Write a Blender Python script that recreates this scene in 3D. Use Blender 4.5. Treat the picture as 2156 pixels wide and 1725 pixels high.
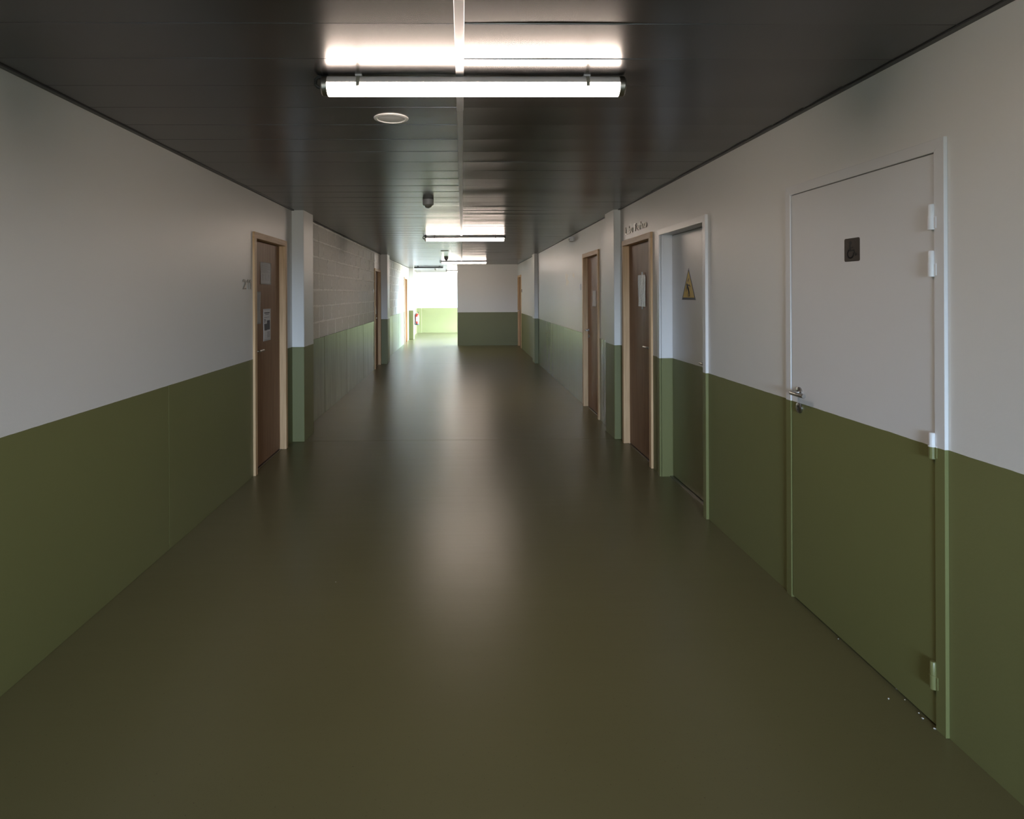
import bpy, bmesh, math, random
from mathutils import Vector, Matrix
random.seed(7)
S = bpy.context.scene
COL = S.collection
for o in list(bpy.data.objects): bpy.data.objects.remove(o)

# ------------------------------------------------------------------ camera
W_PX, H_PX = 2156, 1725
F_PX, CX, CY = 1275.0, 992.457, 619.209          # focal length and principal point (shift lens)
CAM_H = 1.58
YAW, PITCH, ROLL = math.radians(0.8789), math.radians(0.0073), math.radians(-0.2460)
fw = Vector((math.sin(YAW)*math.cos(PITCH), math.cos(YAW)*math.cos(PITCH), math.sin(PITCH)))
r_ = Vector((math.cos(YAW), -math.sin(YAW), 0)); u_ = r_.cross(fw)
RT = math.cos(ROLL)*r_ + math.sin(ROLL)*u_; UP = -math.sin(ROLL)*r_ + math.cos(ROLL)*u_
cd = bpy.data.cameras.new('camera'); cam = bpy.data.objects.new('camera', cd); COL.objects.link(cam)
cam.matrix_world = Matrix(((RT.x, UP.x, -fw.x, 0), (RT.y, UP.y, -fw.y, 0), (RT.z, UP.z, -fw.z, CAM_H), (0, 0, 0, 1)))
cd.sensor_width = 36.0; cd.sensor_fit = 'HORIZONTAL'; cd.lens = 36.0*F_PX/W_PX
cd.shift_x = (W_PX/2-CX)/W_PX; cd.shift_y = (CY-H_PX/2)/W_PX
cd.clip_start = 0.02; cd.clip_end = 200
S.camera = cam

def hit(px, py, axis, val):
    """pixel -> the point where its ray meets the plane axis = val (walls, floor, ceiling, door leaves)"""
    d = fw + RT*((px-CX)/F_PX) - UP*((py-CY)/F_PX); o = Vector((0, 0, CAM_H))
    return o + d*((val-o[axis])/d[axis])

# ------------------------------------------------------------------ world, exposure
SKY = (0.60, 0.76, 1.0); SKY_STRENGTH = 94.0; GROUND = (0.13, 0.125, 0.11)
TUBE_COL = (1.0, 0.82, 0.69); TUBE_STRENGTH = 28.0
wd = bpy.data.worlds.new('sky'); S.world = wd; wd.use_nodes = True
bg = wd.node_tree.nodes['Background']; bg.inputs[1].default_value = SKY_STRENGTH
wn = wd.node_tree.nodes; wl_ = wd.node_tree.links                 # overcast sky above the horizon, dark ground below it
wtc = wn.new('ShaderNodeTexCoord'); wsp = wn.new('ShaderNodeSeparateXYZ'); wl_.new(wtc.outputs['Generated'], wsp.inputs[0])
wrp = wn.new('ShaderNodeValToRGB'); wmr = wn.new('ShaderNodeMapRange'); wmr.inputs['From Min'].default_value = -1.0; wl_.new(wsp.outputs['Z'], wmr.inputs[0]); wl_.new(wmr.outputs[0], wrp.inputs[0])
wrp.color_ramp.elements[0].position = 0.495; wrp.color_ramp.elements[0].color = (*GROUND, 1); wrp.color_ramp.elements[1].position = 0.51; wrp.color_ramp.elements[1].color = (*SKY, 1)
wl_.new(wrp.outputs[0], bg.inputs[0])
S.view_settings.view_transform = 'Standard'; S.view_settings.look = 'None'
S.view_settings.exposure = 0.85; S.view_settings.gamma = 1.0; S.view_settings.use_curve_mapping = False

def portal(name, loc, rot, sx, sy):
    l = bpy.data.lights.new(name, 'AREA'); l.shape = 'RECTANGLE'; l.size = sx; l.size_y = sy; l.cycles.is_portal = True
    o = bpy.data.objects.new(name, l); COL.objects.link(o); o.location = loc; o.rotation_euler = rot
    return o

# ------------------------------------------------------------------ plan of the place (metres)
XL, XL2, XR, ZC, ZG = -1.825, -1.85, 1.717, 2.489, 1.02
Y_BACK, Y_END, Y_FAR = -6.0, 18.58, 24.95
HALL_R = 3.4
END_X = -0.145
# window in the hall behind the end wall, and at the corridor's other end
WIN_A = dict(y0=19.25, y1=24.6, z0=0.25, z1=2.45)
WIN_B = dict(x0=-0.85, x1=0.73, z0=0.9, z1=2.25)
portal('window_hall_offscreen', (HALL_R+0.02, (WIN_A['y0']+WIN_A['y1'])/2, (WIN_A['z0']+WIN_A['z1'])/2), (0, math.radians(90), 0),
       WIN_A['z1']-WIN_A['z0'], WIN_A['y1']-WIN_A['y0'])
portal('window_back_offscreen', ((WIN_B['x0']+WIN_B['x1'])/2, Y_BACK-0.02, (WIN_B['z0']+WIN_B['z1'])/2), (math.radians(90), 0, 0),
       WIN_B['x1']-WIN_B['x0'], WIN_B['z1']-WIN_B['z0'])

# ------------------------------------------------------------------ materials
MATS = {}
def mat(name, col, rough=0.5, spec=0.5, metal=0.0, bump=0.0, bscale=60.0, var=0.0, vscale=3.0, stretch=(1, 1, 1), coords='Object', emit=0.0):
    m = bpy.data.materials.new(name); m.use_nodes = True; nt = m.node_tree; b = nt.nodes['Principled BSDF']; L = nt.links
    b.inputs['Base Color'].default_value = (*col, 1); b.inputs['Roughness'].default_value = rough
    b.inputs['Specular IOR Level'].default_value = spec; b.inputs['Metallic'].default_value = metal
    tc = nt.nodes.new('ShaderNodeTexCoord'); mp = nt.nodes.new('ShaderNodeMapping'); mp.inputs['Scale'].default_value = stretch
    L.new(tc.outputs[coords], mp.inputs['Vector'])
    if var > 0:
        n = nt.nodes.new('ShaderNodeTexNoise'); n.inputs['Scale'].default_value = vscale; n.inputs['Detail'].default_value = 5
        L.new(mp.outputs[0], n.inputs['Vector'])
        mx = nt.nodes.new('ShaderNodeMix'); mx.data_type = 'RGBA'
        mx.inputs['A'].default_value = (*[c*(1-var) for c in col], 1); mx.inputs['B'].default_value = (*[min(1, c*(1+var)) for c in col], 1)
        L.new(n.outputs['Fac'], mx.inputs['Factor']); L.new(mx.outputs['Result'], b.inputs['Base Color'])
    if bump > 0:
        n2 = nt.nodes.new('ShaderNodeTexNoise'); n2.inputs['Scale'].default_value = bscale; n2.inputs['Detail'].default_value = 4
        L.new(mp.outputs[0], n2.inputs['Vector'])
        bp = nt.nodes.new('ShaderNodeBump'); bp.inputs['Strength'].default_value = bump; bp.inputs['Distance'].default_value = 0.01
        L.new(n2.outputs['Fac'], bp.inputs['Height']); L.new(bp.outputs[0], b.inputs['Normal'])
    if emit > 0:
        b.inputs['Emission Color'].default_value = (*col, 1); b.inputs['Emission Strength'].default_value = emit
    MATS[name] = m
    return m

WHITE = (0.74, 0.725, 0.70); GREEN = (0.172, 0.172, 0.066)
def two_tone(name, rw=0.42, rg=0.33, bump=0.04, bscale=90.0, white=WHITE, green=GREEN):
    """white paint with the green dado painted up to ZG, one line all along the corridor"""
    m = mat(name, white, rw); nt = m.node_tree; L = nt.links; b = nt.nodes['Principled BSDF']
    g = nt.nodes.new('ShaderNodeNewGeometry'); sp = nt.nodes.new('ShaderNodeSeparateXYZ'); L.new(g.outputs['Position'], sp.inputs[0])
    wob = nt.nodes.new('ShaderNodeTexNoise'); wob.inputs['Scale'].default_value = 14; L.new(g.outputs['Position'], wob.inputs['Vector'])
    mm = nt.nodes.new('ShaderNodeMath'); mm.operation = 'MULTIPLY_ADD'; mm.inputs[1].default_value = 0.004; L.new(wob.outputs['Fac'], mm.inputs[0]); L.new(sp.outputs['Z'], mm.inputs[2])
    lt = nt.nodes.new('ShaderNodeMath'); lt.operation = 'LESS_THAN'; lt.inputs[1].default_value = ZG+0.002; L.new(mm.outputs[0], lt.inputs[0])
    n = nt.nodes.new('ShaderNodeTexNoise'); n.inputs['Scale'].default_value = 1.3; n.inputs['Detail'].default_value = 4; L.new(g.outputs['Position'], n.inputs['Vector'])
    cw = nt.nodes.new('ShaderNodeMix'); cw.data_type = 'RGBA'; cw.inputs['A'].default_value = (*[c*0.95 for c in white], 1); cw.inputs['B'].default_value = (*white, 1); L.new(n.outputs['Fac'], cw.inputs['Factor'])
    cg = nt.nodes.new('ShaderNodeMix'); cg.data_type = 'RGBA'; cg.inputs['A'].default_value = (*[c*0.9 for c in green], 1); cg.inputs['B'].default_value = (*[c*1.08 for c in green], 1); L.new(n.outputs['Fac'], cg.inputs['Factor'])
    mx = nt.nodes.new('ShaderNodeMix'); mx.data_type = 'RGBA'; L.new(lt.outputs[0], mx.inputs['Factor']); L.new(cw.outputs['Result'], mx.inputs['A']); L.new(cg.outputs['Result'], mx.inputs['B'])
    L.new(mx.outputs['Result'], b.inputs['Base Color'])
    mr = nt.nodes.new('ShaderNodeMix'); mr.data_type = 'FLOAT'; mr.inputs['A'].default_value = rw; mr.inputs['B'].default_value = rg
    L.new(lt.outputs[0], mr.inputs['Factor']); L.new(mr.outputs['Result'], b.inputs['Roughness'])
    n2 = nt.nodes.new('ShaderNodeTexNoise'); n2.inputs['Scale'].default_value = bscale; L.new(g.outputs['Position'], n2.inputs['Vector'])
    bp = nt.nodes.new('ShaderNodeBump'); bp.inputs['Strength'].default_value = bump; bp.inputs['Distance'].default_value = 0.01
    L.new(n2.outputs['Fac'], bp.inputs['Height']); L.new(bp.outputs[0], b.inputs['Normal'])
    return m
two_tone('paint', rg=0.48)
two_tone('paint_metal', rw=0.38, rg=0.36, bump=0.015, bscale=40, white=(0.72, 0.71, 0.71))
mat('block_paint', (0.635, 0.61, 0.565), 0.5, bump=0.9, bscale=38, var=0.12, vscale=9)
mat('mortar', (0.88, 0.86, 0.82), 0.6, bump=0.8, bscale=70)
mat('backing', (0.55, 0.53, 0.50), 0.8)

def green_concrete(name='green_concrete', lo=(0.130, 0.146, 0.074, 1), bmp=0.14, r0=0.36):
    m = mat(name, (0.17, 0.195, 0.105), 0.25, bump=0.0); nt = m.node_tree; L = nt.links; b = nt.nodes['Principled BSDF']
    g = nt.nodes.new('ShaderNodeNewGeometry'); mp = nt.nodes.new('ShaderNodeMapping'); mp.inputs['Scale'].default_value = (5, 5, 0.7); L.new(g.outputs['Position'], mp.inputs[0])
    n = nt.nodes.new('ShaderNodeTexNoise'); n.inputs['Scale'].default_value = 1.6; n.inputs['Detail'].default_value = 8; n.inputs['Roughness'].default_value = 0.65; L.new(mp.outputs[0], n.inputs['Vector'])
    cr = nt.nodes.new('ShaderNodeValToRGB'); cr.color_ramp.elements[0].position = 0.33; cr.color_ramp.elements[0].color = lo
    cr.color_ramp.elements[1].position = 0.62; cr.color_ramp.elements[1].color = (0.195, 0.22, 0.125, 1); L.new(n.outputs['Fac'], cr.inputs[0]); L.new(cr.outputs[0], b.inputs['Base Color'])
    bp = nt.nodes.new('ShaderNodeBump'); bp.inputs['Strength'].default_value = bmp; bp.inputs['Distance'].default_value = 0.01; L.new(n.outputs['Fac'], bp.inputs['Height']); L.new(bp.outputs[0], b.inputs['Normal'])
    rr = nt.nodes.new('ShaderNodeMapRange'); rr.inputs['To Min'].default_value = r0; rr.inputs['To Max'].default_value = 0.24; L.new(n.outputs['Fac'], rr.inputs[0]); L.new(rr.outputs[0], b.inputs['Roughness'])
green_concrete(); green_concrete('green_smooth', (0.178, 0.20, 0.108, 1), 0.02, 0.27)
mat('green_panel', GREEN, 0.40, bump=0.02, bscale=50, var=0.07, vscale=1.2)

def floor_mat():
    m = mat('floor_vinyl', (0.118, 0.108, 0.058), 0.27, 0.45); nt = m.node_tree; L = nt.links; b = nt.nodes['Principled BSDF']
    g = nt.nodes.new('ShaderNodeNewGeometry')
    n = nt.nodes.new('ShaderNodeTexNoise'); n.inputs['Scale'].default_value = 0.9; n.inputs['Detail'].default_value = 6; L.new(g.outputs['Position'], n.inputs['Vector'])
    n1 = nt.nodes.new('ShaderNodeTexNoise'); n1.inputs['Scale'].default_value = 160; n1.inputs['Detail'].default_value = 2; L.new(g.outputs['Position'], n1.inputs['Vector'])
    mx = nt.nodes.new('ShaderNodeMix'); mx.data_type = 'RGBA'; mx.inputs['A'].default_value = (0.114, 0.103, 0.046, 1); mx.inputs['B'].default_value = (0.144, 0.130, 0.060, 1); L.new(n.outputs['Fac'], mx.inputs['Factor'])
    sp = nt.nodes.new('ShaderNodeValToRGB'); sp.color_ramp.elements[0].position = 0.24; sp.color_ramp.elements[0].color = (0.35, 0.33, 0.3, 1); sp.color_ramp.elements[1].position = 0.30; sp.color_ramp.elements[1].color = (1, 1, 1, 1); L.new(n1.outputs['Fac'], sp.inputs[0])
    mu = nt.nodes.new('ShaderNodeMix'); mu.data_type = 'RGBA'; mu.blend_type = 'MULTIPLY'; mu.inputs['Factor'].default_value = 1; L.new(mx.outputs['Result'], mu.inputs['A']); L.new(sp.outputs[0], mu.inputs['B'])
    L.new(mu.outputs['Result'], b.inputs['Base Color'])
    rr = nt.nodes.new('ShaderNodeMapRange'); rr.inputs['To Min'].default_value = 0.23; rr.inputs['To Max'].default_value = 0.33; b.inputs['Roughness'].default_value = 0.315
    # the sheet lies in faint cross waves
    mp = nt.nodes.new('ShaderNodeMapping'); mp.inputs['Scale'].default_value = (0.6, 5.0, 1); L.new(g.outputs['Position'], mp.inputs[0])
    n3 = nt.nodes.new('ShaderNodeTexNoise'); n3.inputs['Scale'].default_value = 1.5; n3.inputs['Detail'].default_value = 5; L.new(mp.outputs[0], n3.inputs['Vector'])
    bp = nt.nodes.new('ShaderNodeBump'); bp.inputs['Strength'].default_value = 0.12; bp.inputs['Distance'].default_value = 0.01; L.new(n3.outputs['Fac'], bp.inputs['Height']); L.new(bp.outputs[0], b.inputs['Normal'])
floor_mat()

def plank_mat():
    m = mat('ceiling_metal', (0.028, 0.027, 0.027), 0.27, 0.5, metal=0.85); nt = m.node_tree; L = nt.links; b = nt.nodes['Principled BSDF']
    tc = nt.nodes.new('ShaderNodeTexCoord'); mp = nt.nodes.new('ShaderNodeMapping'); k = 2*math.pi/0.0065; mp.inputs['Scale'].default_value = (k, k, k); mp.inputs['Rotation'].default_value = (0, 0, math.radians(45)); L.new(tc.outputs['Object'], mp.inputs[0])
    sp = nt.nodes.new('ShaderNodeSeparateXYZ'); L.new(mp.outputs[0], sp.inputs[0])
    a = nt.nodes.new('ShaderNodeMath'); a.operation = 'SINE'; L.new(sp.outputs['X'], a.inputs[0]); c = nt.nodes.new('ShaderNodeMath'); c.operation = 'SINE'; L.new(sp.outputs['Y'], c.inputs[0])
    p = nt.nodes.new('ShaderNodeMath'); p.operation = 'MULTIPLY'; L.new(a.outputs[0], p.inputs[0]); L.new(c.outputs[0], p.inputs[1])
    cr = nt.nodes.new('ShaderNodeValToRGB'); cr.color_ramp.elements[0].position = 0.35; cr.color_ramp.elements[0].color = (0.135, 0.132, 0.134, 1); cr.color_ramp.elements[1].position = 0.55; cr.color_ramp.elements[1].color = (0.085, 0.083, 0.083, 1)
    L.new(p.outputs[0], cr.inputs[0]); L.new(cr.outputs[0], b.inputs['Base Color'])
plank_mat()
mat('rail_alu', (0.42, 0.42, 0.43), 0.38, metal=0.7)
mat('trim_dark', (0.055, 0.055, 0.056), 0.4)

def wood(name, c0, c1, rough, sc=(14, 14, 0.9), bump=0.05):
    m = mat(name, c0, rough, 0.3); nt = m.node_tree; L = nt.links; b = nt.nodes['Principled BSDF']
    g = nt.nodes.new('ShaderNodeNewGeometry'); mp = nt.nodes.new('ShaderNodeMapping'); mp.inputs['Scale'].default_value = sc; L.new(g.outputs['Position'], mp.inputs[0])
    n = nt.nodes.new('ShaderNodeTexNoise'); n.inputs['Scale'].default_value = 2.2; n.inputs['Detail'].default_value = 7; n.inputs['Distortion'].default_value = 0.6; L.new(mp.outputs[0], n.inputs['Vector'])
    cr = nt.nodes.new('ShaderNodeValToRGB'); cr.color_ramp.elements[0].position = 0.3; cr.color_ramp.elements[0].color = (*c0, 1); cr.color_ramp.elements[1].position = 0.68; cr.color_ramp.elements[1].color = (*c1, 1)
    L.new(n.outputs['Fac'], cr.inputs[0]); L.new(cr.outputs[0], b.inputs['Base Color'])
    bp = nt.nodes.new('ShaderNodeBump'); bp.inputs['Strength'].default_value = bump; bp.inputs['Distance'].default_value = 0.01; L.new(n.outputs['Fac'], bp.inputs['Height']); L.new(bp.outputs[0], b.inputs['Normal'])
wood('door_veneer', (0.235, 0.128, 0.068), (0.315, 0.180, 0.102), 0.52)
wood('beech', (0.52, 0.33, 0.175), (0.70, 0.47, 0.27), 0.5)
wood('beech_flat', (0.52, 0.33, 0.175), (0.70, 0.47, 0.27), 0.5, sc=(14, 0.9, 14))
mat('steel', (0.42, 0.40, 0.38), 0.28, metal=1.0)
mat('plate_steel', (0.10, 0.088, 0.078), 0.33, metal=0.85, stretch=(1, 1, 60), var=0.12, vscale=8)
mat('black', (0.012, 0.011, 0.011), 0.45)
mat('black_rubber', (0.02, 0.02, 0.02), 0.55)
mat('sign_yellow', (0.62, 0.42, 0.05), 0.45, var=0.05)
mat('sign_dark', (0.03, 0.03, 0.032), 0.5)
mat('white_plastic', (0.72, 0.72, 0.73), 0.35)
mat('grey_plastic', (0.36, 0.36, 0.35), 0.4)
mat('lens_plastic', (0.22, 0.22, 0.19), 0.3)
mat('speaker_white', (0.9, 0.9, 0.89), 0.45)
mat('speaker_grille', (0.85, 0.85, 0.85), 0.6)
mat('paper', (0.70, 0.69, 0.70), 0.75)
mat('ink', (0.10, 0.10, 0.12), 0.7)
mat('ink_light', (0.40, 0.40, 0.43), 0.7)
mat('sheet_grey', (0.42, 0.43, 0.44), 0.6)
mat('foil', (0.62, 0.62, 0.63), 0.28)
mat('letters', (0.27, 0.25, 0.22), 0.35, metal=0.5)
mat('red_paint', (0.42, 0.03, 0.015), 0.3)
mat('patch_light', (0.90, 0.86, 0.79), 0.5)
mat('housing', (0.55, 0.54, 0.56), 0.4)
mat('chip', (0.65, 0.63, 0.6), 0.7)
mat('frame_white', (0.7, 0.7, 0.7), 0.4)
mat('tube_on', TUBE_COL, 0.4, emit=TUBE_STRENGTH)
def pane_mat():
    m = bpy.data.materials.new('pane'); m.use_nodes = True; nt = m.node_tree; nt.nodes.remove(nt.nodes['Principled BSDF'])
    t = nt.nodes.new('ShaderNodeBsdfTransparent'); t.inputs[0].default_value = (0.95, 0.97, 0.96, 1); g = nt.nodes.new('ShaderNodeBsdfGlossy'); g.inputs['Roughness'].default_value = 0.02
    x = nt.nodes.new('ShaderNodeMixShader'); x.inputs[0].default_value = 0.06; nt.links.new(t.outputs[0], x.inputs[1]); nt.links.new(g.outputs[0], x.inputs[2]); nt.links.new(x.outputs[0], nt.nodes['Material Output'].inputs[0])
    MATS['pane'] = m
pane_mat()

# ------------------------------------------------------------------ mesh helpers
def bm_box(bm, x0, x1, y0, y1, z0, z1):
    x0, x1 = sorted((x0, x1)); y0, y1 = sorted((y0, y1)); z0, z1 = sorted((z0, z1))
    v = [bm.verts.new(p) for p in ((x0, y0, z0), (x1, y0, z0), (x1, y1, z0), (x0, y1, z0), (x0, y0, z1), (x1, y0, z1), (x1, y1, z1), (x0, y1, z1))]
    for f in ((3, 2, 1, 0), (4, 5, 6, 7), (0, 1, 5, 4), (1, 2, 6, 5), (2, 3, 7, 6), (3, 0, 4, 7)): bm.faces.new([v[i] for i in f])
    return v
def bm_prism(bm, pts, w0, w1):
    """polygon pts (u, v), extruded along w"""
    a = [bm.verts.new((p[0], p[1], w0)) for p in pts]; b = [bm.verts.new((p[0], p[1], w1)) for p in pts]
    bm.faces.new(list(reversed(a))); bm.faces.new(b); n = len(pts)
    for i in range(n): bm.faces.new((a[i], a[(i+1) % n], b[(i+1) % n], b[i]))
def bm_tube(bm, pts, r, seg=12, caps=True):
    pts = [Vector(p) for p in pts]; rr = r if isinstance(r, (list, tuple)) else [r]*len(pts); rings = []
    t0 = (pts[1]-pts[0]).normalized(); ref = Vector((0, 0, 1)) if abs(t0.z) < 0.9 else Vector((1, 0, 0)); nrm = t0.cross(ref).normalized()
    for i, p in enumerate(pts):
        t = (pts[min(i+1, len(pts)-1)]-pts[max(i-1, 0)]).normalized(); nrm = (nrm - t*nrm.dot(t)).normalized(); bn = t.cross(nrm)
        rings.append([bm.verts.new(p + (nrm*math.cos(2*math.pi*k/seg)+bn*math.sin(2*math.pi*k/seg))*rr[i]) for k in range(seg)])
    for a, b in zip(rings, rings[1:]):
        for k in range(seg): bm.faces.new((a[k], a[(k+1) % seg], b[(k+1) % seg], b[k]))
    if caps: bm.faces.new(list(reversed(rings[0]))); bm.faces.new(rings[-1])
def bm_lathe(bm, prof, seg=28, M=None):
    """profile (r, z) turned about z; r = 0 closes an end"""
    M = M or Matrix(); rings = []
    for r, z in prof:
        if r < 1e-6: rings.append([bm.verts.new(M @ Vector((0, 0, z)))])
        else: rings.append([bm.verts.new(M @ Vector((r*math.cos(2*math.pi*k/seg), r*math.sin(2*math.pi*k/seg), z))) for k in range(seg)])
    for a, b in zip(rings, rings[1:]):
        for k in range(seg):
            q = []
            for w in (a[k % len(a)], a[(k+1) % len(a)] if len(a) > 1 else None, b[(k+1) % len(b)] if len(b) > 1 else None, b[k % len(b)]):
                if w is not None and w not in q: q.append(w)
            if len(q) > 2: bm.faces.new(q)
def link(name, bm, material, parent=None, smooth=False, bevel=0.0, bseg=1):
    if bevel > 0: bmesh.ops.bevel(bm, geom=bm.edges[:], offset=bevel, segments=bseg, affect='EDGES', clamp_overlap=True)
    bmesh.ops.recalc_face_normals(bm, faces=bm.faces[:])
    me = bpy.data.meshes.new(name); bm.to_mesh(me); bm.free(); me.materials.append(MATS[material])
    if smooth:
        for p in me.polygons: p.use_smooth = True
        try: me.set_sharp_from_angle(angle=math.radians(38))
        except Exception: pass
    o = bpy.data.objects.new(name, me); COL.objects.link(o)
    if parent: o.parent = parent
    return o
def box(name, b, material, parent=None, bevel=0.0):
    bm = bmesh.new(); bm_box(bm, *b); return link(name, bm, material, parent, bevel=bevel)
def boxes(name, bl, material, parent=None, bevel=0.0):
    bm = bmesh.new()
    for b in bl: bm_box(bm, *b)
    return link(name, bm, material, parent, bevel=bevel)
def tag(o, label, cat, group=None, kind=None):
    o['label'] = label; o['category'] = cat
    if group: o['group'] = group
    if kind: o['kind'] = kind
    return o
def root(name, M, label, cat, group=None, kind=None):
    o = bpy.data.objects.new(name, None); o.empty_display_size = 0.1; COL.objects.link(o); o.matrix_world = M
    return tag(o, label, cat, group, kind)
# frames on the walls: local u = reading direction along the wall, v = up, w = out of the wall into the corridor
def on_left(y, z=0.0, x=XL): return Matrix(((0, 0, 1, x), (1, 0, 0, y), (0, 1, 0, z), (0, 0, 0, 1)))
def on_right(y, z=0.0, x=XR): return Matrix(((0, 0, -1, x), (-1, 0, 0, y), (0, 1, 0, z), (0, 0, 0, 1)))
def on_front(x, z, y): return Matrix(((1, 0, 0, x), (0, 0, -1, y), (0, 1, 0, z), (0, 0, 0, 1)))

# ------------------------------------------------------------------ doors: where they sit along the walls
D1 = (hit(532, 600, 0, XL).y, hit(605, 600, 0, XL+0.02).y)                 # room 211, left wall
D2 = (12.80, 13.70); D3 = (19.30, 20.35)
DB = (hit(1995.5, 620, 0, XR).y, hit(1659, 620, 0, XR).y)                  # accessible toilet
DY = (4.200, 5.243)                                                        # electrical room
DL = (5.428, hit(1309, 600, 0, XR-0.02).y)                                 # lab
DR = (hit(1259, 620, 0, XR-0.02).y, hit(1226, 620, 0, XR-0.02).y)
DE = (17.52, 18.50)
DOOR_TOP = 2.135

# ------------------------------------------------------------------ room shell
PILLARS = [6.53, 13.78, 21.10]; PIL_LEN = 0.41
def wall_boxes(face, thick, sgn, spans, holes, z1=2.52):
    """boxes for a wall with door holes; sgn = -1 left wall (body at smaller x), +1 right wall"""
    out = []
    for y0, y1 in spans:
        cuts = sorted([h for h in holes if h[0] >= y0-1e-6 and h[1] <= y1+1e-6]); a = y0
        for h0, h1, top in cuts:
            out.append((face, face+sgn*thick, a, h0, 0, z1)); out.append((face, face+sgn*thick, h0, h1, top, z1)); a = h1
        out.append((face, face+sgn*thick, a, y1, 0, z1))
    return out
ins = 0.03
holesL1 = [(D1[0]+ins, D1[1]-ins, DOOR_TOP-0.03)]
holesL2 = [(D2[0]+ins, D2[1]-ins, DOOR_TOP-0.03), (D3[0]+ins, D3[1]-ins, DOOR_TOP-0.03)]
wl = []
wl += wall_boxes(XL-0.004, 0.2, -1, [(Y_BACK-0.2, 6.75)], holesL1)
# plaster skin above the dado panels on the first stretch
skinL = [(XL, XL-0.006, Y_BACK, D1[0]+ins, ZG, 2.52), (XL, XL-0.006, D1[0]+ins, D1[1]-ins, DOOR_TOP-0.03, 2.52), (XL, XL-0.006, D1[1]-ins, 6.75, 0, 2.52)]
wl += skinL
wl += wall_boxes(XL2-0.012, 0.19, -1, [(6.75, Y_FAR+0.2)], holesL2)
# smooth plaster round door 3, beyond it and beside door 2
for a, b, z in ((D2[1]-ins, 14.0, 0), (D2[0]+ins, D2[1]-ins, DOOR_TOP-0.03), (D3[1]-ins, Y_FAR, 0), (D3[0]+ins, D3[1]-ins, DOOR_TOP-0.03)):
    wl.append((XL2, XL2-0.014, a, b, z, 2.52))
wl.append((-2.3, -2.2, Y_BACK-0.2, Y_FAR+0.2, -0.1, 2.6))  # unseen outer slab, added to keep sky light out of the door gaps
for y in (Y_BACK-0.2, Y_FAR+0.1): wl.append((-2.25, -2.0, y, y+0.1, -0.1, 2.6))
wall_left = tag(boxes('wall_left', wl, 'paint'), 'long white corridor wall with a green dado and room 211', 'wall', kind='structure')

holesR = [(DB[0]+0.04, DB[1]-0.045, 2.10), (DY[0]+0.02, DY[1]-0.02, 2.10), (DL[0]+ins, DL[1]-ins, DOOR_TOP-0.03), (DR[0]+ins, DR[1]-ins, DOOR_TOP-0.03), (DE[0]+ins, DE[1]-ins, DOOR_TOP-0.03)]
wr = wall_boxes(XR, 0.22, 1, [(Y_BACK-0.2, 6.75)], holesR)
wr += wall_boxes(XR+0.012, 0.21, 1, [(6.75, Y_END+0.2)], holesR)
a = 6.75
for h0, h1, t in ((holesR[3]), (holesR[4])):
    zlo = ZG if a < 14 else 0
    wr.append((XR, XR+0.014, a, h0, ZG, 2.52)); wr.append((XR, XR+0.014, h0, h1, t, 2.52)); a = h1
wr.append((XR, XR+0.014, holesR[4][1], Y_END+0.2, 0, 2.52)); wr.append((XR, XR+0.014, 14.0, holesR[4][0], 0, ZG))
wr.append((2.1, 2.2, Y_BACK-0.2, Y_END+0.2, -0.1, 2.6))  # unseen slab behind the right-hand doors, added to stop sky light leaking in
wr.append((XR+0.1, 2.2, Y_BACK-0.2, Y_BACK-0.1, -0.1, 2.6))
wall_right = tag(boxes('wall_right', wr, 'paint'), 'long white corridor wall with a green dado and accessible toilet door', 'wall', kind='structure')

wall_end = tag(boxes('wall_end', [(END_X, HALL_R+0.2, Y_END, Y_END+0.2, 0, 2.52)], 'paint'), 'white and green wall closing the right half of the corridor', 'wall', kind='structure')
wall_far = tag(boxes('wall_far', [(-2.05, HALL_R+0.2, Y_FAR, Y_FAR+0.2, 0, 2.52), (XL2-0.01, -1.665, Y_FAR-0.2, Y_FAR+0.05, 0, 2.52)], 'paint'), 'brightly daylit white and green wall at the far end', 'wall', kind='structure')
A = WIN_A
wall_hall = tag(boxes('wall_hall', [(HALL_R, HALL_R+0.2, Y_END+0.1, A['y0'], 0, 2.52), (HALL_R, HALL_R+0.2, A['y1'], Y_FAR+0.1, 0, 2.52),
    (HALL_R, HALL_R+0.2, A['y0'], A['y1'], 0, A['z0']), (HALL_R, HALL_R+0.2, A['y0'], A['y1'], A['z1'], 2.52)], 'paint'), 'window wall of the hall behind the end wall', 'wall', kind='structure')
B = WIN_B
wall_back = tag(boxes('wall_back', [(-2.0, B['x0'], Y_BACK-0.2, Y_BACK, 0, 2.52), (B['x1'], 1.93, Y_BACK-0.2, Y_BACK, 0, 2.52),
    (B['x0'], B['x1'], Y_BACK-0.2, Y_BACK, 0, B['z0']), (B['x0'], B['x1'], Y_BACK-0.2, Y_BACK, B['z1'], 2.52)], 'paint'), 'white and green wall with a window at the near end of the corridor', 'wall', kind='structure')
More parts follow.
